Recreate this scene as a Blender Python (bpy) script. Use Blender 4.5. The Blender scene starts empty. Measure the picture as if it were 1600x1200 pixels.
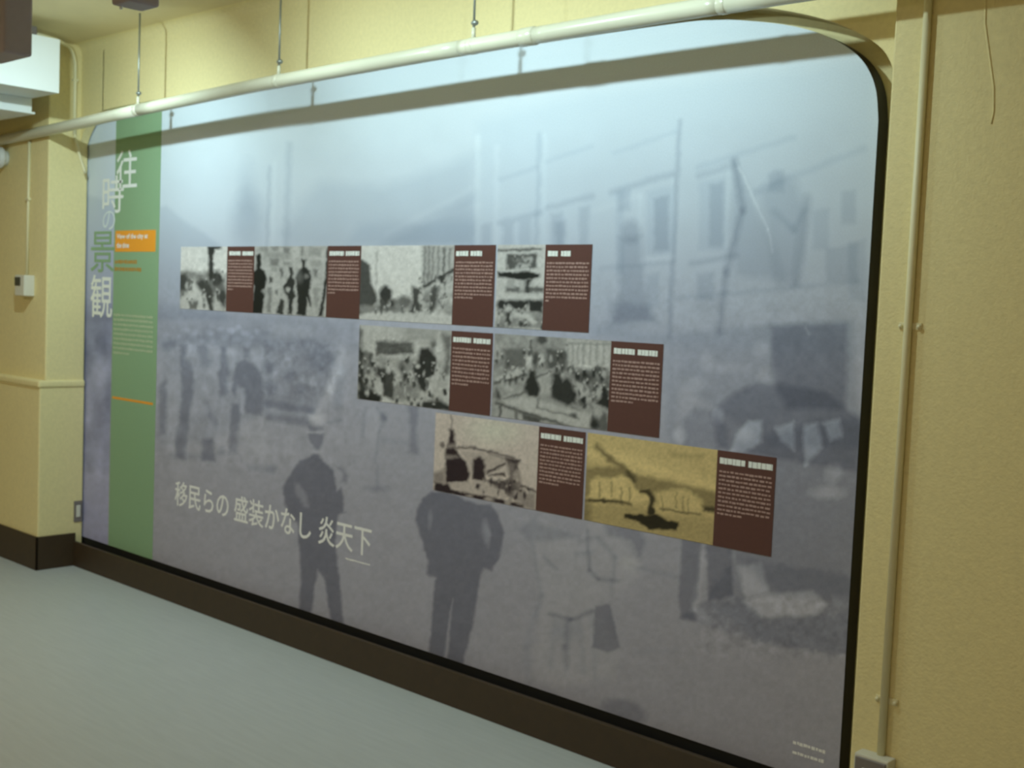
import bpy, bmesh, math, random
import numpy as np
from mathutils import Vector, Matrix

# ------------------------------------------------------------------ camera
FPX = 1857.074                                   # focal length in pixels of a 1600 x 1200 frame
CAM = np.array((1.55236, -3.11535, 1.5))
CR = np.array((0.72989613, 0.68232611, 0.04102096))
CU = np.array((-0.0750923, 0.02039053, 0.99696809))
CF = np.array((-0.67942092, 0.73076351, -0.06612041))
scene = bpy.context.scene
COL = scene.collection
cd = bpy.data.cameras.new('camera')
cam = bpy.data.objects.new('camera', cd); COL.objects.link(cam)
cd.sensor_fit = 'HORIZONTAL'; cd.sensor_width = 36.0; cd.lens = FPX * 36.0 / 1600.0
cd.clip_start = 0.02; cd.clip_end = 60
cam.matrix_world = Matrix(((CR[0], CU[0], -CF[0], CAM[0]), (CR[1], CU[1], -CF[1], CAM[1]),
                           (CR[2], CU[2], -CF[2], CAM[2]), (0, 0, 0, 1)))
cd.dof.use_dof = True; cd.dof.focus_distance = 1.55; cd.dof.aperture_fstop = 11.0   # the snapshot is softly out of focus
scene.camera = cam

# ------------------------------------------------------------------ world and exposure
w = bpy.data.worlds.new('world'); scene.world = w; w.use_nodes = True
w.node_tree.nodes['Background'].inputs[0].default_value = (0.9, 0.85, 0.7, 1)
w.node_tree.nodes['Background'].inputs[1].default_value = 0.0
vs = scene.view_settings
vs.view_transform = 'Standard'; vs.look = 'None'; vs.gamma = 1.0; vs.use_curve_mapping = False
vs.exposure = 0.0
SPOT_W = 5.9                 # each wall-washing spotlight
ROOM_W = 14.0                # each ceiling luminaire added out of view for ambient light
LAMP_COL = (0.72, 0.96, 0.98)
ROOM_COL = (1.0, 0.88, 0.72)

# ------------------------------------------------------------------ helpers
def lin(c):
    c = np.asarray(c, float) / 255.0
    return np.where(c <= 0.04045, c / 12.92, ((c + 0.055) / 1.055) ** 2.4)
def L3(*c): return tuple(float(v) for v in lin(c))

MATS = {}
def mat(name, col, rough=0.6, noise=0.0, scale=40.0, bump=0.0, bscale=200.0, metallic=0.0, spec=0.5, stretch=None, emit=None, estr=0.0):
    if name in MATS: return MATS[name]
    m = bpy.data.materials.new(name); m.use_nodes = True
    nt = m.node_tree; b = nt.nodes['Principled BSDF']
    b.inputs['Roughness'].default_value = rough; b.inputs['Metallic'].default_value = metallic
    b.inputs['Specular IOR Level'].default_value = spec
    b.inputs['Base Color'].default_value = (*col, 1)
    tc = nt.nodes.new('ShaderNodeTexCoord'); mp = nt.nodes.new('ShaderNodeMapping')
    nt.links.new(tc.outputs['Object'], mp.inputs[0])
    if stretch: mp.inputs['Scale'].default_value = stretch
    if noise:
        n = nt.nodes.new('ShaderNodeTexNoise'); n.inputs['Scale'].default_value = scale; n.inputs['Detail'].default_value = 4
        nt.links.new(mp.outputs[0], n.inputs['Vector'])
        mx = nt.nodes.new('ShaderNodeMix'); mx.data_type = 'RGBA'
        mx.inputs[6].default_value = (*[max(0, c * (1 - noise)) for c in col], 1)
        mx.inputs[7].default_value = (*[min(1, c * (1 + noise)) for c in col], 1)
        nt.links.new(n.outputs[0], mx.inputs[0]); nt.links.new(mx.outputs[2], b.inputs['Base Color'])
    if bump:
        n2 = nt.nodes.new('ShaderNodeTexNoise'); n2.inputs['Scale'].default_value = bscale; n2.inputs['Detail'].default_value = 3
        nt.links.new(mp.outputs[0], n2.inputs['Vector'])
        bp = nt.nodes.new('ShaderNodeBump'); bp.inputs['Strength'].default_value = bump; bp.inputs['Distance'].default_value = 0.004
        nt.links.new(n2.outputs[0], bp.inputs['Height']); nt.links.new(bp.outputs[0], b.inputs['Normal'])
    if emit:
        b.inputs['Emission Color'].default_value = (*emit, 1); b.inputs['Emission Strength'].default_value = estr
    MATS[name] = m
    return m

def print_mat(name, rough=0.55):
    """ink on a board: colour comes from the painted colour attribute, plus fine paper grain"""
    if name in MATS: return MATS[name]
    m = bpy.data.materials.new(name); m.use_nodes = True
    nt = m.node_tree; b = nt.nodes['Principled BSDF']
    a = nt.nodes.new('ShaderNodeAttribute'); a.attribute_name = 'ink'
    n = nt.nodes.new('ShaderNodeTexNoise'); n.inputs['Scale'].default_value = 230; n.inputs['Detail'].default_value = 2
    tc = nt.nodes.new('ShaderNodeTexCoord'); nt.links.new(tc.outputs['Object'], n.inputs['Vector'])
    mr = nt.nodes.new('ShaderNodeMapRange'); mr.inputs[3].default_value = 0.90; mr.inputs[4].default_value = 1.10
    nt.links.new(n.outputs[0], mr.inputs[0])
    mx = nt.nodes.new('ShaderNodeMix'); mx.data_type = 'RGBA'; mx.blend_type = 'MULTIPLY'; mx.inputs[0].default_value = 1
    nt.links.new(a.outputs['Color'], mx.inputs[6]); nt.links.new(mr.outputs[0], mx.inputs[7])
    nt.links.new(mx.outputs[2], b.inputs['Base Color'])
    b.inputs['Roughness'].default_value = rough; b.inputs['Specular IOR Level'].default_value = 0.25
    MATS[name] = m
    return m

def mesh_obj(name, verts, faces, m, parent=None, smooth=False):
    me = bpy.data.meshes.new(name); me.from_pydata([tuple(v) for v in verts], [], faces); me.update()
    if m: me.materials.append(m)
    if smooth: me.polygons.foreach_set('use_smooth', [True] * len(me.polygons))
    o = bpy.data.objects.new(name, me); COL.objects.link(o)
    if parent: o.parent = parent; o.matrix_parent_inverse = Matrix.Translation(-parent.location)
    return o
def bm_obj(name, bm, m, parent=None, smooth=False):
    me = bpy.data.meshes.new(name); bm.normal_update(); bm.to_mesh(me); bm.free()
    me.materials.append(m)
    if smooth:
        me.polygons.foreach_set('use_smooth', [True] * len(me.polygons))
    o = bpy.data.objects.new(name, me); COL.objects.link(o)
    if parent: o.parent = parent; o.matrix_parent_inverse = Matrix.Translation(-parent.location)
    return o
def box_bm(x0, x1, y0, y1, z0, z1, bev=0.0, seg=2, bm=None):
    own = bm is None
    b = bmesh.new()
    vs_ = [b.verts.new(p) for p in ((x0,y0,z0),(x1,y0,z0),(x1,y1,z0),(x0,y1,z0),(x0,y0,z1),(x1,y0,z1),(x1,y1,z1),(x0,y1,z1))]
    for f in ((0,3,2,1),(4,5,6,7),(0,1,5,4),(1,2,6,5),(2,3,7,6),(3,0,4,7)): b.faces.new([vs_[i] for i in f])
    if bev: bmesh.ops.bevel(b, geom=list(b.edges), offset=bev, segments=seg, affect='EDGES', profile=0.6)
    if own: return b
    tmp = bpy.data.meshes.new('tmp'); b.to_mesh(tmp); b.free(); bm.from_mesh(tmp); bpy.data.meshes.remove(tmp)
    return bm
def box(name, x0, x1, y0, y1, z0, z1, m, parent=None, bev=0.0, seg=2):
    return bm_obj(name, box_bm(x0, x1, y0, y1, z0, z1, bev, seg), m, parent)
def tube_bm(pts, r, n=12, bm=None, caps=True):
    bm = bm or bmesh.new()
    pts = [Vector(p) for p in pts]; rings = []
    rr = r if isinstance(r, (list, tuple)) else [r] * len(pts)
    t0 = (pts[1] - pts[0]).normalized()
    ref = Vector((0, 0, 1)) if abs(t0.z) < 0.9 else Vector((0, 1, 0))
    nrm = t0.cross(ref).normalized()
    for i, p in enumerate(pts):
        t = ((pts[min(i + 1, len(pts) - 1)] - pts[max(i - 1, 0)])).normalized()
        nrm = (nrm - t * nrm.dot(t)).normalized(); bn = t.cross(nrm)
        rings.append([bm.verts.new(p + (nrm * math.cos(a) + bn * math.sin(a)) * rr[i]) for a in (2 * math.pi * k / n for k in range(n))])
    for a, b in zip(rings, rings[1:]):
        for k in range(n): bm.faces.new((a[k], a[(k + 1) % n], b[(k + 1) % n], b[k]))
    if caps: bm.faces.new(rings[0][::-1]); bm.faces.new(rings[-1])
    return bm
def tube(name, pts, r, m, parent=None, n=12):
    o = bm_obj(name, tube_bm(pts, r, n), m, parent, smooth=True)
    return o
def empty(name, loc):
    o = bpy.data.objects.new(name, None); COL.objects.link(o); o.location = loc
    o.empty_display_size = 0.1
    return o
def tag(o, label, cat, group=None):
    o['label'] = label; o['category'] = cat
    if group: o['group'] = group
    return o
def struct(o): o['kind'] = 'structure'; return o

# ------------------------------------------------------------------ materials
CREAM = (0.84, 0.725, 0.385)
M_wall = mat('cream_plaster', CREAM, 0.75, noise=0.09, scale=60, bump=0.35, bscale=130, spec=0.3)
M_ceil = mat('cream_ceiling', (0.74, 0.63, 0.36), 0.8, noise=0.05, scale=8, bump=0.1, bscale=90, spec=0.2)
M_floor = mat('grey_vinyl', (0.51, 0.53, 0.52), 0.42, noise=0.10, scale=9, spec=0.35, stretch=(0.6, 6, 1))
M_base = mat('dark_brown_skirting', (0.050, 0.030, 0.013), 0.55, noise=0.2, scale=25)
M_black = mat('black_edge', (0.006, 0.006, 0.006), 0.6)
M_pipe = mat('cream_pipe_paint', (0.66, 0.64, 0.50), 0.24, noise=0.03, scale=12, spec=0.5)
M_conduit = mat('cream_conduit_paint', (0.82, 0.75, 0.48), 0.45, noise=0.03, scale=30)
M_metal = mat('zinc', (0.30, 0.32, 0.30), 0.4, metallic=0.7, noise=0.1, scale=60)
M_white = mat('white_casing', (0.80, 0.83, 0.82), 0.45, noise=0.02, scale=10)
M_dark = mat('dark_lamp_housing', (0.32, 0.26, 0.28), 0.5, noise=0.08, scale=30)
M_plastic = mat('ivory_plastic', (0.74, 0.72, 0.62), 0.4, noise=0.02, scale=30)
M_grey = mat('grey_plate', (0.22, 0.19, 0.18), 0.5, noise=0.05, scale=40)
M_screen = mat('dark_display', (0.03, 0.035, 0.035), 0.3, noise=0.1, scale=50)

# ------------------------------------------------------------------ room shell
CEIL = 2.77
WY = -0.05                       # face of the mural wall
XL, XR, YF = -6.3, 3.2, -4.8
struct(box('floor', XL - .1, XR + .1, YF - .1, 0.3, -0.12, 0.0, M_floor))
struct(box('ceiling', XL - .1, XR + .1, YF - .1, 0.3, CEIL, CEIL + 0.12, M_ceil))
struct(box('wall_left', XL - .12, XL, YF, 0.2, 0, CEIL, M_wall))
struct(box('wall_right', XR, XR + .12, YF, 0.2, 0, CEIL, M_wall))
struct(box('wall_front', XL, XR, YF - .12, YF, 0, CEIL, M_wall))

# outlines with rounded upper corners, as (x, z) points from the left foot over the top to the right foot
def smooth_curve(pts, per=8):
    out = []
    P = [np.array(p, float) for p in pts]
    for i in range(len(P) - 1):
        a = P[max(i - 1, 0)]; b = P[i]; c = P[i + 1]; d = P[min(i + 2, len(P) - 1)]
        for k in range(per):
            t = k / per
            out.append(0.5 * ((2 * b) + (-a + c) * t + (2 * a - 5 * b + 4 * c - d) * t * t + (-a + 3 * b - 3 * c + d) * t ** 3))
    out.append(P[-1])
    return out
PB = 0.150                       # lower edge of the panel
PANEL_TOP = [(-4.508, 2.20), (-4.50, 2.28), (-4.46, 2.345), (-4.38, 2.383), (-4.25, 2.398), (-4.1, 2.403), (-3.0, 2.408), (-1.5, 2.412),
             (-0.75, 2.408), (-0.55, 2.398), (-0.413, 2.376), (-0.282, 2.345), (-0.177, 2.305), (-0.094, 2.255), (-0.043, 2.202), (-0.012, 2.135), (0.0, 2.05)]
OPEN_TOP = [(-4.500, 2.20), (-4.490, 2.26), (-4.450, 2.318), (-4.385, 2.368), (-4.324, 2.397), (-4.257, 2.411), (-4.126, 2.418), (-3.0, 2.430), (-1.5, 2.436),
            (-0.72, 2.434), (-0.5, 2.425), (-0.37, 2.402), (-0.255, 2.372), (-0.152, 2.337), (-0.071, 2.299), (-0.003, 2.258), (0.04, 2.215), (0.066, 2.15), (0.075, 2.05)]
ptop = smooth_curve(PANEL_TOP); otop = smooth_curve(OPEN_TOP)

def wall_back():
    v, f = [], []
    def quad(*p):
        i = len(v); v.extend(p); f.append((i, i + 1, i + 2, i + 3))
    YB = 0.075; LIP = -0.006                # at the left the wall is a thin lip that the panel slides behind
    xo0, xo1 = OPEN_TOP[0][0], OPEN_TOP[-1][0]
    cove = 0.05; zt = CEIL - cove
    X0, X1 = XL, 0.2
    quad((X0, WY, 0), (xo0, WY, 0), (xo0, WY, zt), (X0, WY, zt))
    quad((xo1, WY, 0), (X1, WY, 0), (X1, WY, zt), (xo1, WY, zt))
    for a, b in zip(otop, otop[1:]):
        quad((a[0], WY, a[1]), (b[0], WY, b[1]), (b[0], WY, zt), (a[0], WY, zt))
        yb = LIP if b[0] < -4.12 else YB
        quad((a[0], WY, a[1]), (a[0], yb, a[1]), (b[0], yb, b[1]), (b[0], WY, b[1]))        # reveal
    for x, flip in ((xo0, 1), (xo1, 0)):
        z = 2.20 if flip else 2.05
        yb = LIP if flip else YB
        p = [(x, WY, 0), (x, WY, z), (x, yb, z), (x, yb, 0)]
        quad(*(p if flip else p[::-1]))
    quad((X0, YB, 0), (X1, YB, 0), (X1, YB, CEIL), (X0, YB, CEIL))                            # back of the recess
    N = 6                                                                                     # small cove under the ceiling
    c = [(WY - cove * (1 - math.cos(t)), zt + cove * math.sin(t)) for t in (math.pi / 2 * k / N for k in range(N + 1))]
    for a, b in zip(c, c[1:]):
        quad((X0, a[0], a[1]), (X1, a[0], a[1]), (X1, b[0], b[1]), (X0, b[0], b[1]))
    return struct(mesh_obj('wall_back', v, f, M_wall))
wall_back()
PY = -0.12                       # face of the pilaster to the right of the panel
struct(box('wall_pilaster', 0.09, XR, PY, 0.1, 0, CEIL, M_wall, bev=0.006))

# pier to the left of the panel: upper shaft, thicker lower part with a rounded ledge
PX = -4.478
pier = struct(bm_obj('wall_pier', box_bm(-5.9, PX - 0.008, -0.223, -0.006, 0.9, CEIL, 0.010, 3), M_wall))
lower = bmesh.new()
box_bm(-5.92, PX, -0.256, -0.006, 0.0, 0.985, 0.010, 3, lower)
box_bm(-5.93, PX + 0.008, -0.266, -0.006, 0.965, 1.005, 0.016, 4, lower)
o = bm_obj('lower_pier', lower, M_wall, pier); o['label'] = 'thicker lower part of the pier with a rounded ledge'

# dark skirting: under the panel, round the pier, along the pilaster
struct(box('baseboard_back', PX, 0.1, WY - 0.012, WY + 0.008, 0, 0.132, M_base, bev=0.003))
sk = bmesh.new()
box_bm(-5.93, PX + 0.012, -0.268, -0.256, 0, 0.178, 0.003, 2, sk)
box_bm(PX, PX + 0.012, -0.268, WY, 0, 0.178, 0.003, 2, sk)
struct(bm_obj('baseboard_left', sk, M_base))
struct(box('baseboard_right', 0.088, XR, PY - 0.014, PY, 0, 0.17, M_base, bev=0.003))

# ------------------------------------------------------------------ painting helpers for the print
def trace(xyz):
    """panel point (N x 3, metres) -> tracing coordinates in which the pictures are drawn"""
    d = xyz - CAM
    z = d @ CF
    return 800 + FPX * (d @ CR) / z, 600 - FPX * (d @ CU) / z
def on_panel(px, py):
    d = (px - 800) / FPX * CR - (py - 600) / FPX * CU + CF
    p = CAM + d * (0.0 - CAM[1]) / d[1]
    return float(p[0]), float(p[2])
def zp(x0, y0, s, pts): return [(x0 + a / s, y0 + b / s) for a, b in pts]
def sstep(d, soft): return np.clip(0.5 - d / (2.0 * soft), 0, 1)

class Canvas:
    def __init__(self, X, Y, base):
        self.X, self.Y = X, Y
        self.c = np.empty((len(X), 3)); self.c[:] = base
    def _sel(self, x0, x1, y0, y1, pad):
        return np.nonzero((self.X > x0 - pad) & (self.X < x1 + pad) & (self.Y > y0 - pad) & (self.Y < y1 + pad))[0]
    def _mix(self, i, a, col, mul):
        a = a[:, None]
        if mul: self.c[i] *= (1 - a) + a * np.asarray(col)
        else: self.c[i] = self.c[i] * (1 - a) + a * np.asarray(col)
    def poly(self, pts, col, soft=2.0, op=1.0, mul=False, rough=0.0):
        P = np.array(pts, float)
        i = self._sel(P[:, 0].min(), P[:, 0].max(), P[:, 1].min(), P[:, 1].max(), soft + 2 * rough)
        if not len(i): return
        x, y = self.X[i], self.Y[i]
        if rough: x = x + rough * (noise(x, y, 9, 3) - .5) * 2; y = y + rough * (noise(x, y, 9, 4) - .5) * 2
        d2 = np.full(len(i), 1e18); ins = np.zeros(len(i), bool)
        for a, b in zip(P, np.roll(P, -1, 0)):
            e = b - a; L = e @ e + 1e-12
            t = np.clip(((x - a[0]) * e[0] + (y - a[1]) * e[1]) / L, 0, 1)
            d2 = np.minimum(d2, (x - a[0] - t * e[0]) ** 2 + (y - a[1] - t * e[1]) ** 2)
            cr = ((a[1] > y) != (b[1] > y))
            xi = a[0] + (y - a[1]) * e[0] / (e[1] if abs(e[1]) > 1e-9 else 1e-9)
            ins ^= cr & (x < xi)
        d = np.sqrt(d2) * np.where(ins, -1, 1)
        self._mix(i, sstep(d, soft) * op, col, mul)
    def ell(self, cx, cy, rx, ry, col, soft=2.0, op=1.0, mul=False, ang=0.0):
        r = max(rx, ry); i = self._sel(cx - r, cx + r, cy - r, cy + r, soft * 2)
        if not len(i): return
        x, y = self.X[i] - cx, self.Y[i] - cy
        ca, sa = math.cos(math.radians(ang)), math.sin(math.radians(ang))
        u, v = (x * ca + y * sa) / rx, (-x * sa + y * ca) / ry
        q = np.sqrt(u * u + v * v) + 1e-9
        self._mix(i, sstep((q - 1) * min(rx, ry), soft) * op, col, mul)
    def line(self, pts, wd, col, soft=1.5, op=1.0, mul=False):
        for a, b in zip(pts, pts[1:]):
            a = np.array(a, float); b = np.array(b, float)
            i = self._sel(min(a[0], b[0]), max(a[0], b[0]), min(a[1], b[1]), max(a[1], b[1]), wd + soft)
            if not len(i): continue
            x, y = self.X[i], self.Y[i]; e = b - a; L = e @ e + 1e-12
            t = np.clip(((x - a[0]) * e[0] + (y - a[1]) * e[1]) / L, 0, 1)
            d = np.hypot(x - a[0] - t * e[0], y - a[1] - t * e[1]) - wd / 2
            self._mix(i, sstep(d, soft) * op, col, mul)
    def grain(self, x0, x1, y0, y1, amp, size, seed, soft=15, sy=1.0):
        i = self._sel(x0, x1, y0, y1, soft)
        if not len(i): return
        x, y = self.X[i], self.Y[i]
        a = np.minimum.reduce([sstep(x0 - x, soft), sstep(x - x1, soft), sstep(y0 - y, soft), sstep(y - y1, soft)])
        n = (noise(x, y / sy, size, seed) * .65 + noise(x, y / sy, size * .45, seed + 50) * .35 - .5) * 2
        self.c[i] *= (1 + amp * a * n)[:, None]

def noise(x, y, size, seed):
    rng = np.random.RandomState(seed); G = rng.rand(256, 256)
    u, v = x / size + 500, y / size + 500
    iu, iv = np.floor(u).astype(int), np.floor(v).astype(int)
    fu, fv = u - iu, v - iv; fu = fu * fu * (3 - 2 * fu); fv = fv * fv * (3 - 2 * fv)
    g = lambda a, b: G[a % 256, b % 256]
    return (g(iu, iv) * (1 - fu) + g(iu + 1, iv) * fu) * (1 - fv) + (g(iu, iv + 1) * (1 - fu) + g(iu + 1, iv + 1) * fu) * fv

def grid_print(name, xs, zlo, zhi_of, nz, y, paint, parent, m):
    """a printed surface: grid of vertices with an ink colour each"""
    nx = len(xs)
    t = np.linspace(0, 1, nz)
    zt = np.array([zhi_of(x) for x in xs])
    Xg = np.repeat(xs[:, None], nz, 1); Zg = zlo + (zt[:, None] - zlo) * t[None, :]
    V = np.stack([Xg.ravel(), np.full(nx * nz, y), Zg.ravel()], -1)
    i = np.arange(nx * nz).reshape(nx, nz)
    F = np.stack([i[:-1, :-1], i[1:, :-1], i[1:, 1:], i[:-1, 1:]], -1).reshape(-1, 4)
    me = bpy.data.meshes.new(name)
    me.vertices.add(len(V)); me.vertices.foreach_set('co', V.ravel().astype(np.float32))
    me.loops.add(F.size); me.loops.foreach_set('vertex_index', F.ravel().astype(np.int32))
    me.polygons.add(len(F)); me.polygons.foreach_set('loop_start', (np.arange(len(F)) * 4).astype(np.int32))
    me.update(calc_edges=True)
    Vt = V.copy(); Vt[:, 1] = 0.0
    cx, cy = trace(Vt)
    col = paint(cx, cy, Xg.ravel(), Zg.ravel())
    at = me.color_attributes.new('ink', 'FLOAT_COLOR', 'POINT')
    rgba = np.ones((len(V), 4), np.float32); rgba[:, :3] = np.clip(col, 0, 1)
    at.data.foreach_set('color', rgba.ravel())
    me.materials.append(m)
    o = bpy.data.objects.new(name, me); COL.objects.link(o)
    if parent: o.parent = parent; o.matrix_parent_inverse = Matrix.Translation(-parent.location)
    return o

# ------------------------------------------------------------------ inks (linear reflectance)
GREEN = (0.27, 0.42, 0.25)
ORANGE = (0.90, 0.36, 0.035)
ORANGE2 = (0.50, 0.26, 0.045)
BROWN = (0.118, 0.052, 0.044)
WHITE_INK = (0.86, 0.88, 0.86)
PALE_INK = (0.74, 0.82, 0.86)
CAPTION_INK = (0.46, 0.30, 0.27)
GREEN_INK = (0.50, 0.56, 0.38)
HAIKU_INK = (0.88, 0.86, 0.86)
SKY = np.array((0.68, 0.77, 0.86)); GROUND = np.array((0.405, 0.388, 0.47)); HAZE = np.array((0.47, 0.48, 0.67))

def paint_mural(X, Y, mx, mz):
    # base: white sky fading through blue haze to grey street
    t = np.interp(mz, [.15, .6, 1.0, 1.35, 1.6, 1.85, 2.1, 2.43], [0, .02, .07, .20, .48, .80, .95, 1.0])[:, None]
    h = np.interp(mz, [.3, .9, 1.4, 1.75, 2.2], [0, .25, .75, .45, 0])[:, None]
    base = GROUND * (1 - t) + SKY * t
    base = base * (1 - .45 * h) + HAZE * .45 * h
    x0, y0 = X, Y
    X = X + (noise(X, Y, 11, 205) - .5) * 2.5 + (noise(X, Y, 4, 206) - .5) * 1.5; Y = Y + (noise(X, Y, 11, 207) - .5) * 2.5 + (noise(X, Y, 4, 208) - .5) * 1.5
    c = Canvas(X, Y, 0); c.c = base
    D = lambda k: (k * .965, k * .985, k ** .9)          # multiply towards darker blue
    # ---- far roofs and hazy trees, left
    c.poly([(120, 300), (185, 320), (260, 322), (285, 343), (330, 372), (352, 392), (352, 500), (120, 500)], D(.88), 4, 1, True)
    c.poly([(120, 470), (300, 480), (560, 500), (560, 545), (250, 545), (120, 560)], D(.80), 10, .8, True)
    c.ell(387, 345, 26, 42, D(.82), 12, 1, True); c.ell(386, 300, 12, 40, D(.90), 10, 1, True)
    c.line([(421, 262), (417, 384)], 5, D(.86), 3, 1, True)
    c.line([(452, 225), (447, 384)], 9, D(.88), 4, 1, True)
    c.line([(430, 255), (426, 384)], 4, (1.06, 1.06, 1.05), 3, 1, True)
    c.poly([(470, 318), (500, 285), (600, 290), (640, 278), (742, 240), (742, 386), (455, 386), (440, 365)], D(.91), 12, 1, True)
    c.poly([(590, 386), (745, 300), (745, 386)], D(.90), 8, 1, True)
    c.line([(605, 365), (735, 295)], 6, (1.07, 1.06, 1.05), 5, 1, True)
    c.line([(640, 352), (745, 322)], 5, (1.06, 1.05, 1.04), 5, 1, True)
    c.poly([(540, 384), (560, 350), (745, 345), (745, 386)], D(.93), 8, 1, True)
    # ---- long facade, right
    c.poly([(745, 190), (900, 150), (1365, 95), (1365, 560), (745, 520)], D(.965), 12, 1, True)
    c.line([(746, 215), (746, 384)], 9, (1.10, 1.09, 1.07), 3, 1, True)
    c.line([(776, 230), (776, 384)], 8, (1.07, 1.06, 1.05), 3, 1, True)
    c.line([(843, 210), (838, 384)], 7, D(.90), 3, 1, True)
    c.line([(852, 210), (849, 384)], 6, (1.06, 1.06, 1.05), 3, 1, True)
    for a, b, wd, k in (((782, 280), (838, 262), 5, .90), ((855, 252), (925, 228), 6, .93), ((855, 325), (925, 306), 9, .86), ((955, 300), (1050, 272), 10, .85),
                        ((960, 240), (1055, 205), 6, .93), ((1090, 262), (1240, 215), 8, .92), ((1092, 275), (1150, 256), 10, .86), ((780, 348), (845, 332), 8, .86),
                        ((1180, 300), (1350, 232), 10, .92), ((940, 420), (1050, 410), 6, .9), ((1080, 412), (1150, 400), 9, .85), ((1060, 466), (1340, 440), 7, .9)):
        c.line([a, b], wd, D(k), 4, 1, True)
    for x0, y0, x1, y1, k in ((752, 352, 768, 384, .86), (786, 350, 802, 384, .84), (810, 345, 830, 384, .88), (860, 335, 880, 384, .86), (868, 347, 884, 384, .84), (905, 325, 920, 384, .86),
                              (965, 300, 985, 330, .86), (962, 300, 975, 430, .93), (1022, 310, 1045, 392, .80), (1010, 300, 1055, 400, .93), (1108, 290, 1130, 385, .84), (1092, 285, 1135, 392, .93),
                              (1200, 270, 1225, 300, .88), (1315, 300, 1338, 350, .87), (1270, 330, 1295, 390, .9), (1290, 390, 1340, 440, .87), (1325, 380, 1352, 470, .9), (1090, 430, 1115, 470, .86), (1010, 430, 1030, 480, .90)):
        c.poly([(x0, y0), (x1, y0 - (x1 - x0) * .22), (x1, y1), (x0, y1)], D(k), 4, 1, True)
    for a, b in (((1000, 305), (1000, 410)), ((1052, 280), (1050, 400)), ((1140, 260), (1132, 385))):
        c.line([a, b], 6, (1.06, 1.06, 1.05), 3, 1, True)
    c.line([(930, 330), (1000, 305)], 8, (1.06, 1.05, 1.04), 4, 1, True)
    c.line([(1005, 405), (1048, 400)], 8, (1.09, 1.08, 1.07), 4, 1, True)
    # poles, leaning tree, flag staff
    c.line([(1062, 190), (1046, 525)], 8, D(.82), 3, 1, True)
    c.line([(1148, 252), (1160, 330), (1135, 425), (1124, 520)], 10, D(.76), 5, 1, True)
    c.poly([(1148, 250), (1215, 395), (1225, 440), (1150, 430), (1140, 360)], D(.84), 8, 1, True)
    c.line([(1150, 252), (1200, 358), (1207, 395)], 3, (1.25, 1.22, 1.18), 2, 1, True)
    c.poly([(1185, 300), (1215, 270), (1245, 285), (1260, 330), (1245, 440), (1215, 445), (1205, 390)], D(.84), 10, 1, True)
    c.line([(1262, 310), (1243, 445)], 14, D(.82), 6, 1, True)
    c.line([(1210, 330), (1240, 360), (1258, 330)], 8, D(.88), 5, 1, True)
    # statue-like tall figure in the haze
    c.ell(986, 362, 16, 18, D(.76), 6, 1, True); c.poly([(966, 370), (1004, 368), (1006, 440), (1018, 500), (958, 505), (968, 450)], D(.78), 6, 1, True)
    c.poly([(952, 470), (1015, 478), (1028, 505), (950, 512)], D(.80), 7, 1, True)
    c.poly([(930, 505), (1060, 525), (1060, 700), (1040, 690), (1038, 545), (925, 525)], D(.88), 8, 1, True)
    # ---- horse-drawn vehicle and people under an awning, right
    c.grain(1050, 1365, 460, 760, .10, 16, 11)
    c.poly([(1062, 520), (1200, 508), (1335, 500), (1340, 640), (1355, 700), (1210, 700), (1120, 640), (1062, 600)], D(.85), 6, 1, True)
    c.poly([(1205, 508), (1325, 503), (1322, 640), (1230, 640), (1205, 590)], D(.66), 6, 1, True)
    for e in ((1190, 545, 14, 12), (1140, 575, 26, 7), (1200, 590, 18, 16), (1105, 565, 12, 14), (1085, 600, 18, 10)): c.ell(*e, (1.22, 1.21, 1.18), 5, 1, True)
    c.line([(1258, 512), (1264, 522)], 5, (1.4, 1.36, 1.3), 2, 1, True)
    c.poly([(1112, 642), (1150, 612), (1185, 596), (1235, 602), (1290, 612), (1345, 655), (1350, 740), (1120, 700)], D(.66), 5, 1, True)
    c.poly([(1066, 655), (1085, 636), (1110, 640), (1135, 665), (1140, 705), (1065, 700)], D(.74), 5, 1, True)
    c.poly([(1145, 690), (1365, 640), (1362, 940), (1215, 930), (1140, 860)], D(.74), 9, 1, True)
    for p in ([(1150, 680), (1170, 658), (1190, 657), (1190, 690), (1165, 706), (1142, 705)], [(1212, 668), (1240, 658), (1242, 705), (1222, 690)],
              [(1257, 664), (1278, 660), (1284, 700), (1258, 728), (1255, 690)], [(1285, 660), (1312, 655), (1316, 682), (1298, 690)]):
        c.poly(p, (1.95, 1.98, 1.90), 4, 1, True)
    c.ell(1122, 650, 9, 12, (1.4, 1.4, 1.38), 4, 1, True); c.ell(1062, 680, 10, 12, (1.35, 1.35, 1.32), 4, 1, True)
    c.ell(1302, 740, 13, 16, (1.45, 1.44, 1.4), 5, 1, True, 30); c.ell(1292, 770, 24, 10, (1.5, 1.48, 1.42), 5, 1, True)
    c.ell(1345, 720, 6, 14, (1.35, 1.33, 1.3), 4, 1, True)
    # legs, pale blanket and heap at lower right
    c.poly([(1066, 840), (1096, 845), (1090, 935), (1080, 945), (1090, 972), (1064, 965), (1060, 930)], D(.64), 3, 1, True)
    c.poly([(1102, 850), (1142, 855), (1146, 930), (1108, 940)], D(.62), 3, 1, True)
    c.line([(1100, 866), (1084, 952), (1108, 972)], 10, (1.22, 1.22, 1.2), 4, 1, True)
    c.poly([(1150, 870), (1210, 880), (1330, 900), (1345, 960), (1340, 1030), (1180, 1002), (1062, 966), (1100, 935)], D(.80), 5, 1, True, rough=4)
    c.grain(1090, 1340, 930, 1030, .22, 9, 13, 8)
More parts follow.
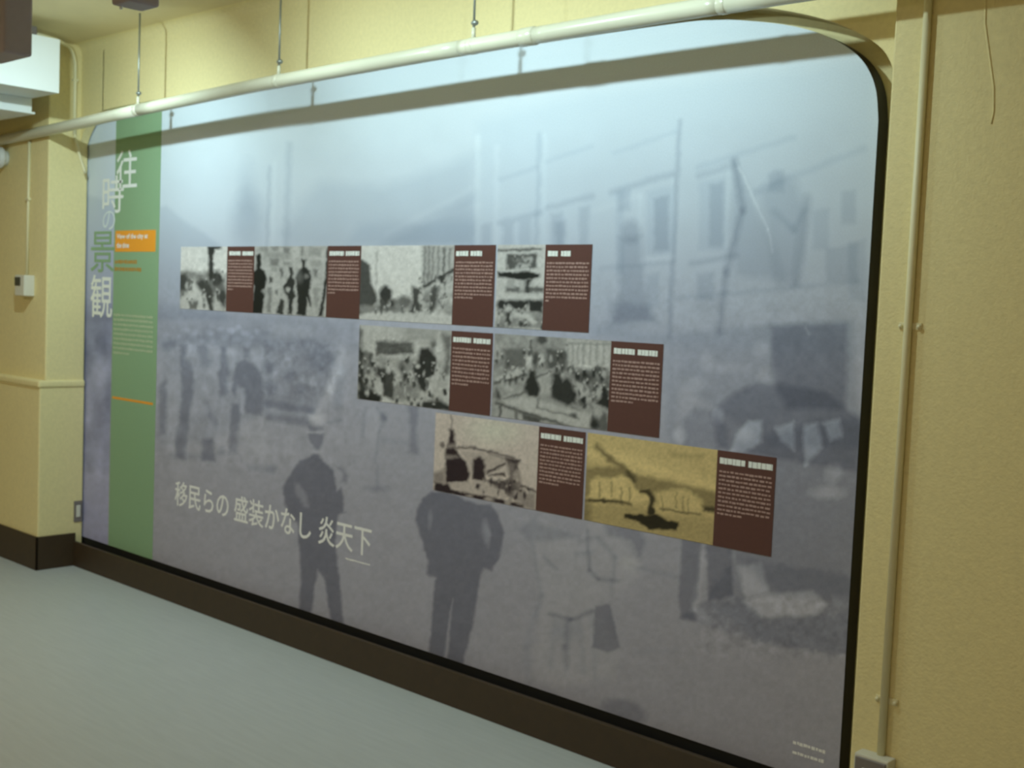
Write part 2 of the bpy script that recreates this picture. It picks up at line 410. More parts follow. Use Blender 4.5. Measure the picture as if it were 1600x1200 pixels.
    c.poly([(1152, 885), (1190, 880), (1202, 925), (1165, 935)], (1.55, 1.54, 1.48), 4, 1, True)
    c.poly([(1160, 940), (1205, 928), (1270, 922), (1292, 945), (1275, 962), (1190, 965)], (1.62, 1.60, 1.52), 4, 1, True)
    c.poly([(1110, 945), (1160, 940), (1200, 968), (1330, 960), (1340, 1028), (1180, 1000)], D(.86), 6, 1, True, rough=5)
    # ---- crowd on the left
    c.grain(120, 245, 480, 740, .22, 14, 21, 12, 1.8); c.grain(245, 560, 505, 735, .16, 10, 23, 12, 1.6)
    c.poly([(120, 490), (180, 495), (180, 740), (120, 730)], D(.80), 8, 1, True)
    c.ell(158, 595, 12, 26, (1.30, 1.29, 1.24), 6, 1, True); c.ell(139, 640, 5, 40, (1.22, 1.2, 1.18), 4, 1, True); c.ell(152, 715, 9, 30, (1.16, 1.16, 1.14), 5, 1, True)
    for e in ((160, 535, 10, 16), (172, 620, 8, 30), (134, 560, 8, 24)): c.ell(*e, D(.82), 5, 1, True)
    c.poly([(248, 530), (330, 518), (420, 515), (420, 640), (330, 690), (248, 700)], D(.90), 8, 1, True)
    for k in range(22):                                        # pale hats and faces in the crowd
        r = random.Random(k); x = r.uniform(250, 425); y = r.uniform(512, 560) if k < 30 else r.uniform(550, 610)
        c.ell(x, y, r.uniform(3, 7), r.uniform(2.5, 5), (1.20, 1.19, 1.17), 3, r.uniform(.5, 1), True)
    S = 4.571
    Q = lambda pts: zp(230, 490, S, pts)
    for p, k in (([(110, 200), (205, 190), (200, 260), (120, 270)], .86), ([(85, 520), (130, 470), (142, 640), (130, 860), (85, 870)], .74),
                 ([(235, 230), (275, 225), (285, 330), (325, 380), (335, 560), (310, 700), (290, 850), (275, 1040), (195, 1040), (200, 900), (230, 700), (250, 560), (240, 380)], .68),
                 ([(360, 230), (435, 230), (425, 380), (380, 375)], .80), ([(530, 240), (570, 240), (570, 340), (590, 420), (570, 480), (590, 560), (520, 600), (505, 480), (520, 380)], .70),
                 ([(640, 350), (700, 325), (760, 360), (815, 420), (832, 560), (820, 725), (700, 710), (690, 540), (650, 520), (630, 600), (600, 560), (620, 450)], .66), ([(690, 250), (732, 250), (725, 312), (690, 312)], .76),
                 ([(600, 650), (662, 640), (662, 760), (635, 1000), (575, 1000), (590, 850)], .72), ([(395, 890), (470, 890), (487, 1055), (390, 1055)], .64), ([(430, 640), (460, 700), (512, 790), (500, 830), (430, 740)], .80),
                 ([(520, 950), (560, 940), (550, 1010), (500, 1000)], .84), ([(430, 330), (470, 320), (460, 380), (430, 380)], .84)):
        c.poly(Q(p), D(k), 3.2, 1, True)
    for p, k in (([(140, 440), (240, 430), (255, 620), (235, 640), (235, 860), (190, 1000), (140, 1000), (150, 640)], 1.15), ([(340, 400), (500, 420), (520, 590), (420, 620), (300, 780), (330, 560)], 1.11),
                 ([(280, 200), (350, 210), (350, 320), (290, 310)], 1.20), ([(440, 230), (522, 220), (500, 500), (440, 420)], 1.14), ([(560, 240), (640, 250), (620, 400), (585, 380)], 1.16), ([(740, 260), (830, 270), (825, 400), (770, 385)], 1.13),
                 ([(550, 500), (612, 490), (606, 570), (560, 562)], 1.36), ([(680, 540), (702, 600), (680, 720), (658, 700)], 1.26), ([(530, 620), (600, 640), (570, 980), (490, 980), (500, 800)], 1.11),
                 ([(690, 760), (840, 740), (900, 1090), (720, 1080), (660, 980)], 1.08), ([(440, 590), (500, 600), (510, 700), (470, 700)], 1.14), ([(290, 780), (400, 780), (390, 1010), (280, 1000)], 1.06)):
        c.poly(Q(p), (k, k, k * .99), 3.2, 1, True)
    for x, y, r, k in ((330, 150, 12, 1.2), (450, 140, 14, 1.22), (520, 110, 18, 1.25), (600, 120, 20, 1.3), (650, 100, 16, 1.3), (700, 140, 20, 1.3), (790, 130, 18, 1.25), (560, 170, 18, 1.2), (640, 180, 18, 1.25),
                       (710, 220, 20, 1.2), (400, 190, 14, 1.18), (220, 160, 14, 1.15), (140, 150, 14, 1.15), (490, 200, 14, 1.16), (750, 170, 14, 1.2)):
        c.ell(*Q([(x, y)])[0], r / S * 1.3, r / S, (k, k, k), 2.5, 1, True)
    c.poly(Q([(140, 990), (480, 1000), (480, 1060), (150, 1030)]), D(.86), 4, .8, True)
    c.poly(Q([(700, 1070), (920, 1100), (900, 1140), (720, 1120)]), D(.86), 4, .8, True)
    # carriage behind the crowd
    c.poly(Q([(840, 200), (1180, 180), (1390, 250), (1340, 420), (1260, 580), (1160, 780), (840, 720)]), D(.80), 5, 1, True)
    c.grain(410, 530, 530, 620, .20, 8, 25, 6)
    for x, y, r in ((850, 440, 24), (910, 445, 22), (1000, 360, 40), (1180, 490, 30), (1120, 480, 24), (970, 225, 22), (1040, 225, 22), (890, 330, 20)): c.ell(*Q([(x, y)])[0], r / S, r / S * 1.25, (1.22, 1.22, 1.2), 3, 1, True)
    for x, y, r in ((1020, 440, 40), (890, 530, 44), (1090, 540, 30), (870, 390, 40), (1240, 330, 90)): c.ell(*Q([(x, y)])[0], r / S, r / S, D(.84), 4, 1, True)
    c.line(Q([(850, 640), (1170, 690)]), 10, D(.76), 3, 1, True); c.line(Q([(870, 745), (1160, 790)]), 11, D(.74), 3, 1, True)
    c.line(Q([(860, 690), (1170, 735)]), 5, (1.14, 1.14, 1.12), 3, 1, True)
    c.poly(Q([(870, 60), (1180, 100), (1180, 170), (880, 160)]), (1.10, 1.10, 1.08), 5, 1, True)
    c.line(Q([(1230, 265), (1390, 260)]), 8, (1.18, 1.17, 1.15), 3, 1, True); c.line(Q([(1385, 240), (1370, 420), (1300, 540), (1190, 740)]), 14, (1.18, 1.18, 1.16), 5, 1, True)
    c.line(Q([(1395, 400), (1360, 650)]), 14, D(.88), 5, 1, True)
    # ---- far figures in the street
    S2 = 6.154; R = lambda pts: zp(420, 620, S2, pts)
    c.poly(R([(1340, 80), (1440, 100), (1420, 330), (1440, 560), (1350, 540), (1360, 330)]), D(.70), 4, 1, True)
    c.ell(*R([(1000, 300)])[0], 12, 36, (1.10, 1.10, 1.09), 5, 1, True)
    c.line(R([(930, 100), (900, 380)]), 4, D(.84), 3, 1, True); c.line(R([(1040, 110), (1110, 200), (1060, 330), (1020, 640)]), 4, D(.85), 3, 1, True)
    c.ell(*R([(1105, 195)])[0], 6, 7, D(.80), 3, 1, True)
    c.ell(*R([(1040, 880)])[0], 17, 5, D(.80), 3, 1, True); c.line(R([(1050, 680), (1040, 870)]), 5, D(.87), 3, 1, True)
    c.line(R([(1080, 420), (1320, 440)]), 6, D(.92), 4, 1, True); c.line(R([(520, 260), (690, 225)]), 4, D(.86), 3, 1, True)
    c.ell(*R([(30, 690)])[0], 7, 7, D(.86), 4, 1, True)
    # ---- man with straw hat
    MAN = D(.50)
    c.poly(R([(385, 170), (540, 170), (550, 268), (385, 268)]), (1.24, 1.23, 1.19), 3, 1, True)
    c.poly(R([(385, 280), (525, 285), (520, 330), (395, 325)]), D(.72), 2.5, 1, True)
    c.line(R([(375, 340), (535, 348)]), 3, (1.18, 1.18, 1.14), 2, 1, True)
    c.poly(R([(380, 355), (535, 355), (520, 440), (480, 500), (430, 490), (395, 430)]), D(.60), 2.5, 1, True)
    c.line(R([(400, 525), (500, 528)]), 4, (1.15, 1.15, 1.12), 2, 1, True)
    c.poly(R([(440, 540), (480, 550), (520, 620), (620, 700), (660, 900), (700, 870), (725, 980), (720, 1110)]) +
           [(541, 800), (528, 806), (524, 850), (530, 900), (537, 976), (516, 972), (507, 905), (497, 890), (491, 920), (487, 962), (467, 955), (470, 900), (467, 850), (464, 815)] +
           R([(230, 1180), (180, 1110), (150, 1000), (140, 880), (180, 780), (300, 610), (390, 580)]), MAN, 2.5, 1, True)
    c.poly(R([(250, 830), (300, 840), (360, 940), (380, 1060), (330, 1050), (270, 930)]), (1.60, 1.58, 1.5), 3, .9, True)
    c.poly(R([(650, 660), (700, 670), (770, 760), (750, 830), (690, 820), (720, 750)]), D(.72), 3, 1, True)
    # ---- man in the middle, seen from behind
    c.poly([(673, 768), (700, 768), (745, 788), (768, 789), (780, 805), (787, 832), (784, 855), (779, 874), (767, 892), (755, 889), (750, 905), (745, 935), (741, 962), (733, 1000), (722, 1042),
            (697, 1040), (703, 985), (708, 935), (700, 985), (692, 1040), (668, 1035), (672, 1005), (676, 950), (680, 903), (667, 897), (668, 876), (658, 840), (649, 812), (651, 796), (660, 778)], D(.51), 2.5, 1, True)
    c.ell(760, 833, 6, 20, (1.62, 1.62, 1.55), 2.5, 1, True, -6); c.ell(672, 812, 3.5, 14, (1.45, 1.45, 1.4), 2, 1, True, 4)
    # ---- woman in white with a dark bag
    c.poly([(822, 810), (860, 815), (905, 850), (925, 800), (985, 850), (1000, 900), (940, 945), (965, 1010), (960, 1060), (880, 1075), (830, 1060), (845, 960), (835, 880)], (1.10, 1.10, 1.07), 7, 1, True)
    c.poly([(812, 828), (835, 808), (845, 818), (880, 830), (905, 838), (860, 845), (825, 845)], D(.80), 4, 1, True)
    c.poly([(945, 818), (1000, 825), (1008, 850), (1000, 868), (985, 845), (950, 838)], D(.76), 4, 1, True)
    c.line([(918, 830), (920, 890), (935, 905), (965, 908)], 6, D(.76), 3, 1, True); c.line([(850, 870), (868, 890)], 6, D(.82), 3, 1, True); c.line([(832, 850), (845, 930), (838, 960)], 5, D(.87), 4, 1, True); c.line([(835, 960), (822, 1010), (826, 1062)], 7, D(.94), 6, 1, True); c.line([(925, 960), (930, 1060)], 7, D(.94), 6, 1, True); c.line([(905, 845), (935, 840), (960, 870), (955, 930)], 5, D(.84), 4, 1, True); c.ell(985, 880, 16, 10, (1.14, 1.14, 1.1), 4, 1, True)
    c.line([(860, 960), (893, 968), (926, 955)], 6, D(.72), 3, 1, True); c.line([(888, 968), (884, 1010), (886, 1045)], 8, D(.80), 4, 1, True); c.line([(905, 970), (912, 1050)], 7, D(.92), 6, 1, True); c.line([(868, 970), (860, 1040)], 7, D(.92), 6, 1, True)
    c.ell(885, 985, 22, 16, D(.90), 8, 1, True); c.line([(900, 866), (926, 862)], 5, D(.88), 3, 1, True)
    c.poly([(930, 946), (954, 945), (961, 980), (968, 1012), (950, 1020), (926, 1012), (928, 975)], D(.62), 2.5, 1, True)
    c.line([(985, 885), (1060, 902)], 5, D(.90), 4, 1, True); c.line([(1000, 1018), (1060, 1016)], 6, D(.95), 5, 1, True)
    c.ell(975, 1112, 36, 18, D(.74), 4, 1, True, 14)
    # street texture
    c.grain(245, 1340, 690, 1200, .05, 22, 31, 20, .5)
    c.grain(245, 1365, 190, 700, .03, 40, 33, 20)
    c.grain(100, 1400, 430, 1250, .08, 6, 35, 30)
    left = np.clip((-4.2 - mx) / .02, 0, 1) * np.interp(mz, [.2, .9, 1.4, 2.0], [1, .8, .5, .15])      # the strip left of the green band is tinted violet-blue
    c.c *= 1 + left[:, None] * np.array((.02, .05, .34))
    return c.c

# ------------------------------------------------------------------ inset photographs
PAPER = np.array((.72, .695, .69)); INK = np.array((.010, .013, .012))
def G(k): k = k ** 1.45; return tuple(INK * (1 - k) + PAPER * k)
def _canvas(X, Y, base):
    wx = (noise(X, Y, 7, 201) - .5) * 2.6 + (noise(X, Y, 3, 202) - .5) * 1.5; wy = (noise(X, Y, 7, 203) - .5) * 2.6 + (noise(X, Y, 3, 204) - .5) * 1.5
    return Canvas(X + wx, Y + wy, np.array(base))
def crowd(c, pts, n, seed, tone, lo=.05, hi=.9, big=1.0):
    """small heads and bodies inside a region of a printed photograph"""
    r = random.Random(seed); P = np.array(pts, float); x0, y0 = P.min(0); x1, y1 = P.max(0)
    for k in range(n):
        x, y = r.uniform(x0, x1), r.uniform(y0, y1)
        ins = False
        for a, b in zip(P, np.roll(P, -1, 0)):
            if (a[1] > y) != (b[1] > y) and x < a[0] + (y - a[1]) * (b[0] - a[0]) / (b[1] - a[1]): ins = not ins
        if not ins: continue
        d = lo if r.random() < .6 else hi
        w_, h_ = r.uniform(1.6, 3.2) * big, r.uniform(3, 7) * big
        c.ell(x, y, w_, h_, tone(d), 1.4, r.uniform(.6, 1)); c.ell(x, y - h_ - 1.5, 1.7 * big, 1.9 * big, tone(hi if d == lo else lo + .15), 1.0, .8)
def paint_p1(X, Y, mx, mz):
    c = _canvas(X, Y, G(1)); S = 4.706; Q = lambda p: zp(260, 360, S, p)
    c.poly(Q([(80, 330), (150, 285), (250, 310), (330, 300), (440, 320), (440, 640), (80, 640)]), G(.50), 5, 1)
    c.grain(283, 356, 420, 490, .35, 6, 61, 5)
    for e in ((120, 380, 40, 70), (150, 400, 25, 40), (300, 470, 45, 90), (380, 360, 40, 60), (260, 400, 35, 40), (410, 490, 35, 70)): c.ell(*Q([e[:2]])[0], e[2] / S, e[3] / S, G(.16), 3)
    c.poly(Q([(300, 110), (410, 110), (405, 130), (355, 140), (345, 220), (350, 340), (330, 380), (310, 330), (312, 220)]), G(.10), 2)
    c.poly(Q([(205, 350), (225, 420), (290, 470), (320, 600), (110, 600), (90, 520), (160, 450)]), G(.88), 3)
    c.poly(Q([(160, 520), (235, 520), (220, 580), (170, 580)]), G(.35), 2); c.poly(Q([(355, 460), (400, 540), (430, 610), (340, 600)]), G(.82), 3)
    c.line(Q([(310, 480), (330, 590)]), 5, G(.12), 2)
    crowd(c, [(284, 430), (352, 430), (352, 480), (284, 480)], 22, 1, G, .1, .85, .8)
    c.grain(200, 1300, 300, 1000, .16, 4, 81, 5)
    return c.c
def paint_p2(X, Y, mx, mz):
    c = _canvas(X, Y, G(.76)); S = 8.889; Q = lambda p: zp(390, 370, S, p)
    c.grain(395, 515, 383, 500, .16, 9, 63, 4)
    for x0, y0, x1, y1, k in ((150, 140, 250, 210, .55), (290, 130, 400, 190, .52), (470, 135, 560, 240, .45), (710, 130, 745, 250, .42), (280, 300, 400, 400, .45), (470, 340, 560, 380, .5),
                              (200, 220, 560, 290, .62), (840, 140, 1000, 260, .62), (840, 320, 1000, 400, .62), (300, 400, 380, 480, .6)):
        c.poly(Q([(x0, y0), (x1, y0 + 8), (x1, y1 + 14), (x0, y1)]), G(k), 2.5)
    for p, k in (([(100, 250), (155, 240), (165, 320), (155, 440), (210, 480), (235, 580), (200, 760), (210, 900), (175, 1070), (0, 1060), (40, 900), (60, 720), (30, 560), (50, 480), (100, 440), (95, 330)], .02),
                 ([(420, 430), (470, 440), (465, 540), (430, 560)], .38), ([(555, 420), (605, 430), (600, 540), (630, 600), (620, 740), (640, 830), (600, 880), (590, 1090), (545, 1085), (540, 880), (490, 780), (480, 690), (520, 600), (560, 550)], .10),
                 ([(720, 300), (790, 310), (780, 420), (840, 480), (860, 600), (835, 780), (860, 960), (840, 970), (800, 850), (795, 1095), (660, 1080), (665, 800), (650, 620), (670, 500), (740, 430)], .06),
                 ([(280, 560), (330, 580), (310, 640), (270, 630)], .15), ([(440, 860), (480, 880), (480, 1080), (370, 1070), (400, 960)], .12), ([(255, 690), (310, 700), (300, 1050), (245, 1050)], .48),
                 ([(890, 460), (960, 460), (940, 560), (900, 540)], .40), ([(890, 700), (980, 720), (950, 960), (900, 940)], .60), ([(350, 740), (390, 740), (380, 800), (350, 790)], .35),
                 ([(1085, 150), (1110, 150), (1100, 560), (1060, 800), (1010, 1105), (955, 1100), (1000, 900), (1040, 600), (1065, 380)], .05)):
        c.poly(Q(p), G(k), 1.8)
    c.ell(*Q([(540, 745)])[0], 3.5, 4, G(.7), 1.5); c.ell(*Q([(205, 760)])[0], 3.5, 4, G(.6), 2); c.ell(*Q([(790, 550)])[0], 3, 3.5, G(.45), 2); c.ell(*Q([(700, 560)])[0], 5, 9, G(.28), 3)
    c.grain(200, 1300, 300, 1000, .16, 4, 82, 5)
    return c.c
def paint_p3(X, Y, mx, mz):
    c = _canvas(X, Y, G(1)); S = 4.0; Q = lambda p: zp(550, 360, S, p)
    c.poly(Q([(40, 180), (75, 185), (115, 220), (120, 330), (150, 380), (160, 440), (130, 500), (60, 525), (20, 540), (20, 180)]), G(.20), 3)
    c.poly(Q([(40, 470), (180, 470), (300, 480), (350, 500), (330, 520), (150, 510), (60, 530)]), G(.5), 3)
    c.line(Q([(160, 140), (150, 330)]), 2.5, G(.72), 2)
    c.ell(*Q([(212, 400)])[0], 10, 14, G(.12), 3); c.ell(*Q([(230, 460)])[0], 16, 8, G(.15), 4); c.ell(*Q([(330, 450)])[0], 12, 10, G(.35), 4); c.line(Q([(185, 440), (180, 540)]), 3, G(.15), 2)
    c.poly(Q([(440, 90), (470, 90), (650, 90), (650, 540), (420, 510), (430, 370)]), G(.74), 3)
    for x in (460, 485, 510, 545, 580, 615): c.line(Q([(x, 100 + (x - 460) * .1), (x - 8, 330 - (x - 460) * .3)]), 3, G(.45 if x != 580 else .25), 2)
    c.line(Q([(430, 365), (560, 290), (645, 245)]), 5, G(.15), 2)
    c.grain(655, 712, 425, 495, .4, 7, 65, 4)
    c.poly(Q([(380, 350), (430, 370), (420, 440), (440, 500), (380, 530), (350, 520), (380, 440)]), G(.18), 3)
    c.poly(Q([(500, 360), (545, 350), (530, 460), (510, 510), (480, 480)]), G(.22), 3); c.ell(*Q([(565, 305)])[0], 5, 6, G(.15), 2)
    c.poly(Q([(440, 400), (490, 380), (485, 470), (450, 480)]), G(.5), 3)
    c.poly(Q([(40, 535), (300, 515), (420, 525), (640, 545), (640, 620), (30, 570)]), G(.88), 3)
    crowd(c, [(575, 475), (706, 470), (706, 492), (575, 488)], 26, 3, G, .1, .8, .7); crowd(c, [(655, 440), (706, 425), (706, 480), (655, 480)], 24, 4, G, .12, .85, .8)
    c.grain(200, 1300, 300, 1000, .16, 4, 83, 5)
    return c.c
def paint_p4(X, Y, mx, mz):
    c = _canvas(X, Y, G(.86)); S = 6.957; Q = lambda p: zp(700, 370, S, p)
    c.line(Q([(540, 150), (1000, 135)]), 4, G(.25), 2)
    c.poly(Q([(645, 190), (970, 185), (965, 340), (640, 350)]), G(.24), 2.5)
    c.poly(Q([(760, 290), (890, 290), (890, 340), (750, 345)]), G(.75), 2.5); c.ell(*Q([(880, 250)])[0], 6, 4, G(.7), 2.5); c.ell(*Q([(760, 250)])[0], 6, 3, G(.45), 2.5)
    c.poly(Q([(540, 380), (700, 390), (800, 370), (1000, 400), (995, 440), (840, 470), (640, 450), (550, 430)]), G(.03), 2)
    c.poly(Q([(630, 540), (1050, 545), (1040, 610), (620, 605)]), G(.32), 2.5)
    c.poly(Q([(640, 460), (740, 460), (730, 560), (640, 550)]), G(.66), 2.5); c.poly(Q([(780, 470), (850, 470), (840, 590), (780, 590)]), G(.72), 2.5)
    c.poly(Q([(850, 460), (920, 460), (890, 520), (880, 600), (845, 600)]), G(.12), 2.5)
    c.poly(Q([(540, 690), (1040, 690), (1040, 830), (900, 820), (860, 740), (800, 800), (720, 790), (660, 740), (600, 800), (540, 790)]), G(.08), 3)
    c.poly(Q([(540, 790), (1040, 820), (1040, 1000), (520, 990)]), G(.52), 3); c.grain(774, 852, 480, 516, .3, 6, 67, 3)
    c.poly(Q([(640, 820), (690, 830), (680, 960), (620, 960)]), G(.10), 2); c.poly(Q([(700, 820), (890, 830), (960, 930), (930, 960), (860, 890), (710, 870)]), G(.86), 2.5)
    crowd(c, [(778, 478), (848, 480), (848, 515), (778, 512)], 26, 5, G, .08, .8, .8); crowd(c, [(790, 400), (838, 400), (838, 420), (790, 420)], 10, 6, G, .15, .7, .6)
    c.grain(200, 1300, 300, 1000, .16, 4, 84, 5)
    return c.c
def paint_p5(X, Y, mx, mz):
    c = _canvas(X, Y, G(.82)); S = 4.0; Q = lambda p: zp(550, 360, S, p)
    c.poly(Q([(330, 590), (620, 620), (610, 700), (330, 690)]), G(.68), 5)
    c.poly(Q([(30, 560), (70, 640), (60, 760), (30, 800)]), G(.35), 4)
    c.poly(Q([(150, 690), (380, 700), (385, 770), (150, 780)]), G(.28), 3); c.grain(585, 650, 528, 558, .35, 5, 69, 3)
    c.poly(Q([(150, 790), (400, 800), (390, 870), (150, 840)]), G(.62), 4)
    c.poly(Q([(40, 740), (130, 770), (135, 860), (100, 930), (180, 1060), (40, 1060)]), G(.12), 4); c.ell(*Q([(110, 920)])[0], 9, 16, G(.66), 4); c.ell(*Q([(90, 820)])[0], 5, 12, G(.5), 3)
    c.poly(Q([(160, 850), (240, 860), (270, 900), (260, 1060), (200, 1030), (190, 930), (150, 900)]), G(.16), 3)
    c.poly(Q([(430, 740), (480, 730), (530, 800), (520, 900), (470, 930), (470, 1010), (430, 1000), (400, 940), (380, 860), (420, 800)]), G(.10), 3)
    c.ell(*Q([(340, 930)])[0], 6, 14, G(.14), 3); c.ell(*Q([(315, 860)])[0], 4, 8, G(.25), 3); c.ell(*Q([(510, 720)])[0], 4, 8, G(.3), 3)
    c.poly(Q([(470, 930), (590, 930), (570, 1090), (470, 1060)]), G(.76), 4); c.poly(Q([(260, 960), (400, 900), (430, 1060), (280, 1060)]), G(.55), 4)
    c.poly(Q([(560, 640), (625, 660), (610, 900), (560, 900), (590, 780)]), G(.4), 4); c.line(Q([(545, 640), (545, 900)]), 6, G(.8), 3)
    c.poly(Q([(40, 1000), (180, 1030), (180, 1090), (40, 1060)]), G(.06), 3); c.poly(Q([(400, 1080), (540, 1060), (620, 1100), (610, 1130), (400, 1110)]), G(.1), 3)
    c.grain(560, 705, 540, 640, .35, 8, 71, 4)
    crowd(c, [(562, 560), (700, 560), (700, 640), (562, 622)], 62, 7, G, .06, .82)
    c.grain(200, 1300, 300, 1000, .16, 4, 85, 5)
    return c.c
def paint_p6(X, Y, mx, mz):
    c = _canvas(X, Y, G(.60)); S = 5.818; Q = lambda p: zp(770, 510, S, p)
    c.grain(772, 955, 516, 600, .32, 9, 73, 3)
    c.poly(Q([(680, 110), (1080, 150), (1070, 400), (700, 400), (690, 250)]), G(.84), 4)
    for x in (730, 780, 830, 890, 950, 1010): c.line(Q([(x, 150), (x - 5, 340)]), 3, G(.6), 2)
    c.line(Q([(700, 150), (1080, 170)]), 3, G(.55), 2)
    c.poly(Q([(480, 200), (680, 215), (670, 390), (600, 420), (500, 380)]), G(.26), 4); c.poly(Q([(110, 210), (290, 200), (290, 380), (100, 400)]), G(.34), 4); c.ell(*Q([(450, 120)])[0], 8, 7, G(.2), 3)
    c.line(Q([(345, 130), (350, 260)]), 4, G(.3), 2); c.poly(Q([(20, 120), (60, 220), (20, 300)]), G(.75), 3)
    c.ell(*Q([(330, 310)])[0], 5, 9, G(.9), 2.5); c.ell(*Q([(440, 320)])[0], 4, 9, G(.88), 2.5); c.ell(*Q([(390, 300)])[0], 5, 12, G(.2), 2.5)
    c.poly(Q([(20, 470), (150, 420), (280, 390), (310, 410), (180, 480), (20, 510)]), G(.82), 2.5); c.line(Q([(20, 515), (180, 490), (300, 440)]), 4, G(.25), 2)
    c.poly(Q([(380, 440), (500, 390), (560, 380), (520, 460), (540, 620), (430, 620), (410, 500)]), G(.72), 3); c.line(Q([(400, 460), (530, 410)]), 3, G(.3), 2)
    c.ell(*Q([(150, 560)])[0], 7, 6, G(.78), 3); c.poly(Q([(100, 640), (260, 560), (290, 600), (120, 680)]), G(.7), 3); c.line(Q([(110, 660), (290, 600)]), 3, G(.3), 2)
    c.poly(Q([(30, 560), (70, 620), (80, 680), (20, 640)]), G(.15), 3)
    c.poly(Q([(340, 390), (380, 400), (400, 480), (430, 580), (400, 650), (320, 630), (290, 560), (320, 470)]), G(.08), 2.5)
    c.poly(Q([(560, 430), (610, 420), (640, 500), (680, 460), (710, 500), (760, 620), (750, 700), (670, 720), (530, 640), (530, 560)]), G(.10), 3)
    c.poly(Q([(720, 380), (1080, 420), (1080, 640), (900, 640), (800, 520), (720, 470)]), G(.42), 4); c.grain(890, 955, 570, 640, .5, 6, 75, 3)
    c.ell(*Q([(815, 590)])[0], 9, 12, G(.78), 3); c.ell(*Q([(850, 470)])[0], 12, 8, G(.2), 4); c.ell(*Q([(960, 610)])[0], 5, 7, G(.75), 3)
    c.poly(Q([(1000, 540), (1040, 560), (1070, 680), (1070, 760), (930, 700), (990, 640)]), G(.08), 3)
    c.poly(Q([(40, 690), (280, 630), (400, 660), (720, 760), (900, 800), (880, 930), (700, 900), (300, 780), (60, 730)]), G(.80), 3)
    c.line(Q([(420, 660), (400, 740), (780, 830)]), 3, G(.45), 2); c.ell(*Q([(740, 810)])[0], 5, 4, G(.25), 2.5)
    c.line(Q([(40, 695), (300, 790), (560, 870), (760, 940)]), 6, G(.30), 2.5); c.poly(Q([(40, 720), (300, 810), (560, 890), (760, 960), (400, 900), (20, 840)]), G(.72), 3)
    c.poly(Q([(280, 790), (440, 840), (420, 900), (280, 850)]), G(.22), 3); c.line(Q([(75, 720), (65, 830)]), 4, G(.25), 2); c.line(Q([(215, 770), (215, 850)]), 4, G(.35), 2)
    c.poly(Q([(890, 840), (960, 730), (1040, 800), (1070, 960), (900, 930)]), G(.30), 3); c.ell(*Q([(960, 780)])[0], 6, 9, G(.75), 3); c.ell(*Q([(925, 890)])[0], 6, 8, G(.08), 3)
    crowd(c, [(775, 548), (890, 545), (890, 585), (775, 600)], 40, 8, G, .10, .85, .8); crowd(c, [(890, 572), (952, 578), (952, 640), (900, 630)], 50, 9, G, .06, .8)
    c.grain(200, 1300, 300, 1000, .16, 4, 86, 5)
    return c.c
def paint_p7(X, Y, mx, mz):
    A, B = np.array((.66, .56, .52)), np.array((.020, .009, .016))
    g = lambda k: tuple(B * (1 - k ** 1.3) + A * k ** 1.3)
    c = _canvas(X, Y, g(1)); S = 5.333; Q = lambda p: zp(660, 620, S, p)
    c.ell(*Q([(600, 280)])[0], 35, 18, (.70, .66, .58), 15)
    c.line(Q([(245, 150), (245, 280)]), 2.5, g(.55), 1.5)
    c.poly(Q([(230, 270), (265, 270), (275, 360), (270, 420), (310, 490), (370, 540), (400, 640), (380, 710), (200, 720), (190, 640), (200, 540), (185, 460), (215, 400), (225, 330)]), g(.05), 2.5)
    c.poly(Q([(215, 390), (270, 395), (280, 430), (205, 430)]), g(.55), 2.5); c.poly(Q([(190, 480), (280, 485), (300, 510), (195, 520)]), g(.5), 2.5)
    c.poly(Q([(90, 640), (190, 600), (190, 720), (100, 710)]), g(.55), 4); c.ell(*Q([(165, 400)])[0], 4, 5, g(.4), 2)
    c.line(Q([(280, 425), (430, 425), (560, 455), (760, 510)]), 4, g(.35), 2)
    c.poly(Q([(310, 440), (560, 470), (720, 530), (540, 640), (530, 700), (420, 700), (390, 540)]), g(.82), 3)
    c.poly(Q([(430, 520), (480, 500), (520, 530), (525, 700), (420, 690)]), g(.06), 2.5)
    c.line(Q([(550, 630), (690, 560)]), 4, g(.1), 2); c.poly(Q([(560, 650), (690, 630), (690, 660), (560, 660)]), g(.12), 2); c.line(Q([(560, 470), (700, 520)]), 2, g(.5), 2)
    c.poly(Q([(700, 510), (820, 530), (800, 570), (820, 650), (830, 740), (850, 880), (700, 830), (720, 700), (710, 580)]), g(.42), 3)
    c.poly(Q([(700, 510), (820, 525), (800, 560), (720, 545)]), g(.12), 2.5); c.ell(*Q([(780, 600)])[0], 4, 9, g(.25), 2); c.ell(*Q([(730, 750)])[0], 5, 10, g(.10), 3); c.ell(*Q([(790, 660)])[0], 5, 8, g(.75), 3)
    c.poly(Q([(530, 690), (700, 700), (710, 800), (600, 770)]), g(.25), 3); c.grain(760, 815, 745, 790, .4, 6, 77, 3)
    c.poly(Q([(220, 720), (480, 700), (700, 790), (700, 840), (400, 790), (230, 760)]), g(.85), 2.5); c.ell(*Q([(465, 745)])[0], 4, 4, g(.1), 2)
    c.poly(Q([(100, 710), (220, 730), (250, 770), (700, 860), (850, 900), (840, 930), (400, 850), (100, 790)]), g(.05), 2.5)
    c.ell(*Q([(390, 830)])[0], 5, 3, g(.7), 2); c.ell(*Q([(550, 860)])[0], 7, 4, g(.7), 2); c.ell(*Q([(715, 880)])[0], 5, 5, g(.7), 2)
    c.line(Q([(830, 745), (950, 790)]), 3.5, g(.15), 2); c.poly(Q([(760, 790), (950, 800), (940, 950), (850, 930)]), g(.62), 3)
    crowd(c, [(755, 745), (830, 755), (825, 790), (755, 775)], 22, 10, g, .08, .7, .8)
    c.grain(200, 1300, 300, 1000, .16, 4, 87, 5)
    return c.c
